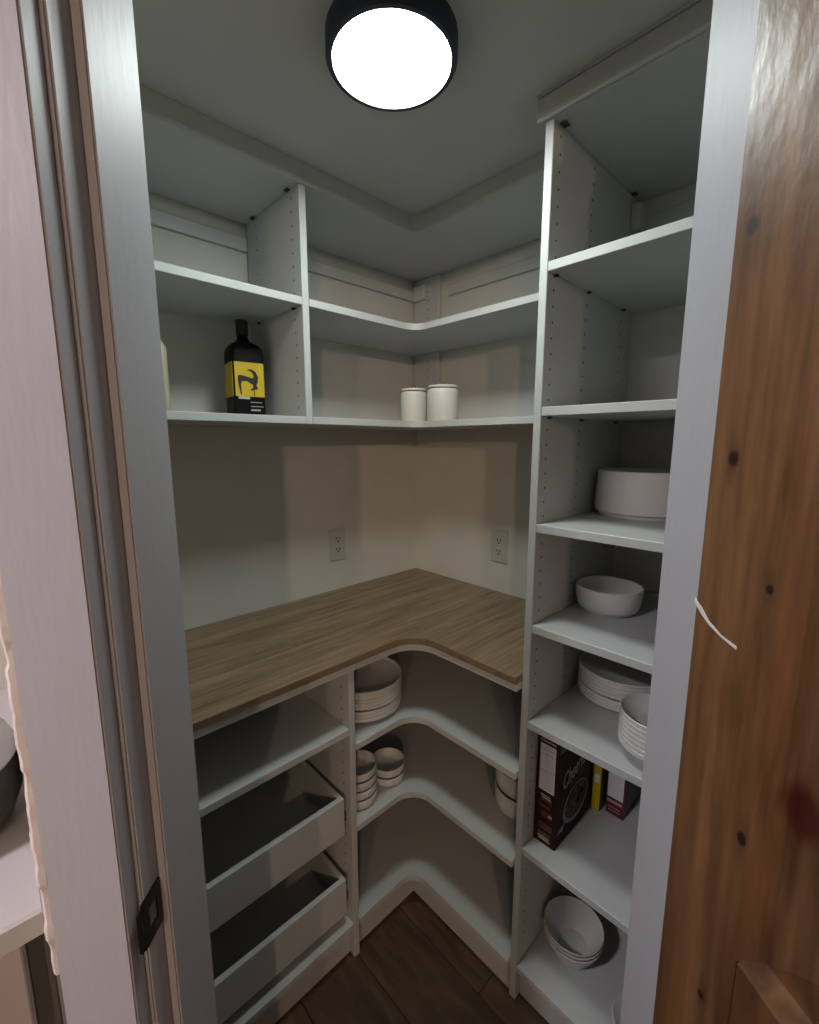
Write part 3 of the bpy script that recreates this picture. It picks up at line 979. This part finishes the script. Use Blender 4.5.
def face_text(name, body, size, mat, parent, origin, xdir, zdir, shear=0.0):
    """lettering laid on a face: text x runs along xdir, text y along zdir"""
    me = text_mesh(body, size, shear)
    xd, zd = Vector(xdir), Vector(zdir)
    nd = xd.cross(zd)
    o_ = Vector(origin)
    for v in me.vertices:
        v.co = o_ + xd * v.co.x + zd * v.co.y + nd * v.co.z
    return link(name, me, mat, parent)

# cereal box: narrow side towards the shelf front, picture face towards the door jamb
zb = TS[5] + T + G
cb_ = thing('cereal_box', (-0.315, -0.8785, zb), 'dark brown chocolate cereal box standing against the tower panel', 'box')
hx, hy, H = 0.0935, 0.0290, 0.298
obj('carton', bx(-hx, hx, -hy, hy, 0, H, 0.001), M['cocoa'], cb_, local=True)
fx = -hx
bm = bmesh.new()
bx(fx - .0006, fx - .0001, -.021, .020, .150, .276, 0, bm)
np_ = obj('nutrition_panel', bm, M['print_white'], cb_, local=True)
bm = bmesh.new()
for z in (.262, .249, .205):
    bx(fx - .0009, fx - .0006, -.020, .019, z, z + .0012, 0, bm)
rr = random.Random(5)
z = .158
while z < .272:
    a = rr.uniform(.004, .014)
    bx(fx - .0009, fx - .0006, -.016, .016 - a, z, z + .0012, 0, bm)
    z += .0062
obj('table_lines', bm, M['grey_print'], np_, local=True)
bm = bmesh.new()
for z, a, b in ((.132, -.016, .012), (.120, -.012, .016), (.095, -.018, .010), (.060, -.020, .016), (.034, -.016, .018)):
    bx(fx - .0006, fx - .0001, a, b, z - .018, z, 0, bm)
obj('side_print', bm, M['cocoa2'], cb_, local=True)
bm = bmesh.new()
for z, a, b in ((.136, -.012, .014), (.130, -.014, .010), (.084, -.019, -.009), (.012, -.017, .014), (.018, -.012, .016)):
    bx(fx - .0010, fx - .0006, a, b, z, z + .0030, 0, bm)
tag(obj('side_captions', bm, M['cream'], cb_, local=True), kind='stuff')
face_text('side_lettering', 'Cheerios', 0.0112, M['cream'], cb_, (fx - .0005, .021, .282), (0, -1, 0), (0, 0, 1))
fy = -hy
face_text('front_lettering', 'Cheerios', 0.064, M['cream'], cb_, (-.066, fy - .0006, .150), (.58, 0, .10), (0, 0, 1.0), 0.15)
face_text('flavour_lettering', 'Chocolate', 0.024, M['cocoa2'], cb_, (-.030, fy - .0006, .136), (.75, 0, .10), (0, 0, 1), 0.1)
def oval(cx, cz, rx, rz, y, n=32, rot=0.0):
    return flat_poly([(cx + rx * math.cos(2 * math.pi * k / n) * math.cos(rot) - rz * math.sin(2 * math.pi * k / n) * math.sin(rot),
                       cz + rx * math.cos(2 * math.pi * k / n) * math.sin(rot) + rz * math.sin(2 * math.pi * k / n) * math.cos(rot)) for k in range(n)], y, 0.0003)
obj('bowl_picture', oval(.012, .080, .068, .052, fy - .0002), M['grey_print'], cb_, local=True)
obj('bowl_picture', oval(.014, .084, .061, .045, fy - .0006), M['cocoa_dark'], cb_, local=True)
bm = bmesh.new()
rr = random.Random(9)
for k in range(26):
    a, d = rr.uniform(0, 6.28), rr.random() ** .5
    merge(oval(.014 + .052 * d * math.cos(a), .084 + .037 * d * math.sin(a), .0075, .0065, fy - .0009, 10), bm)
obj('cereal_picture', bm, M['cocoa2'], cb_, local=True)
obj('logo_patch', flat_poly([(-.090, .262), (-.050, .262), (-.055, .290), (-.086, .290)], fy - .0002), M['teal'], cb_, local=True)
obj('splash_picture', flat_poly([(-.085, .035), (-.062, .050), (-.054, .046), (-.040, .055), (-.050, .040), (-.060, .030), (-.066, .038)], fy - .0002), M['grey_print'], cb_, local=True)

yb_ = thing('yellow_box', (-0.128, -0.922, zb), 'slim yellow carton behind the dark brown cereal box', 'box')
obj('carton', bx(-.080, .080, -.011, .011, 0, .270, .001), M['carton_amber'], yb_, local=True)
obj('yellow_edge', bx(-.0808, -.0801, -.0105, .0105, .002, .268, 0), M['carton_yellow'], yb_, local=True)
bm = bmesh.new()
bx(-.0813, -.0809, -.007, .007, .150, .230, 0, bm); bx(-.0813, -.0809, -.007, .007, .085, .112, 0, bm)
obj('edge_print', bm, M['print_white'], yb_, local=True)

mb = thing('maroon_box', (-0.105, -0.967, zb), 'maroon carton with white side panel beside the slim yellow carton', 'box')
obj('carton', bx(-.085, .085, -.0235, .0235, 0, .262, .001), M['maroon_dark'], mb, local=True)
obj('maroon_edge', bx(-.0858, -.0851, -.0232, .0232, .001, .261, 0), M['maroon'], mb, local=True)
obj('nutrition_panel', bx(-.0863, -.0859, -.0200, .0215, .052, .245, 0), M['print_white'], mb, local=True)
bm = bmesh.new()
bx(-.0863, -.0859, -.019, .021, .036, .044, 0, bm)
obj('pink_band', bm, M['pink_print'], mb, local=True)
bm = bmesh.new()
for z in (.012, .021):
    for j in range(6):
        bx(-.0863, -.0859, .012 - j * .005, .0155 - j * .005, z, z + .003, 0, bm)
tag(obj('small_print', bm, M['pink_print'], mb, local=True), kind='stuff')

# ------------------------------------------------------------------ kitchen run beyond the left casing
kb = thing('kitchen_base_cabinet', (-2.1, -0.34, 0), 'pale pinkish kitchen base cabinet below the white counter', 'cabinet')
obj('carcass', bx(-2.9, -1.363, -0.655, -G, 0.10, 0.870), M['kcab'], kb)
obj('toe_kick', bx(-2.9, -1.363, -0.595, -0.58, 0.0005, 0.0995), M['kfill'], kb)
for i, (xa, xb) in enumerate(((-1.96, -1.3655), (-2.56, -1.964))):
    for za, zb2 in ((0.695, 0.852), (0.405, 0.690), (0.105, 0.400)):
        obj('drawer_front', bx(xa, xb, -0.675, -0.6555, za, zb2, 0.002), M['kcab'], kb)
tag(obj('filler_panel', bx(-1.3625, -1.3380, -0.640, -G, 0.0005, 0.8700), M['kfill']), 'narrow grey filler panel between kitchen cabinet and pantry wall', 'panel')
tag(obj('kitchen_counter', bx(-2.95, -1.3378, -0.703, -G, 0.8705, 0.9085, 0.004), M['kcounter']), 'white kitchen counter running up to the pantry wall', 'counter')
pt = thing('cooking_pot', (-1.450, -0.480, 0.909), 'dark grey rounded pot with a pale lid on the white kitchen counter', 'pot')
obj('pot_body', lathe([(0, 0), (.075, 0), (.095, .015), (.108, .05), (.108, .096), (.104, .108), (0, .108)], 48), M['pot'], pt, True, local=True)
ld = obj('lid', lathe([(0, .1085), (.107, .1085), (.110, .114), (.100, .140), (.066, .164), (0, .172)], 48), M['pot_lid'], pt, True, local=True)
obj('lid_knob', lathe([(0, .1715), (.012, .173), (.014, .188), (.020, .198), (.016, .206), (0, .208)], 24), M['pot'], ld, True, local=True)
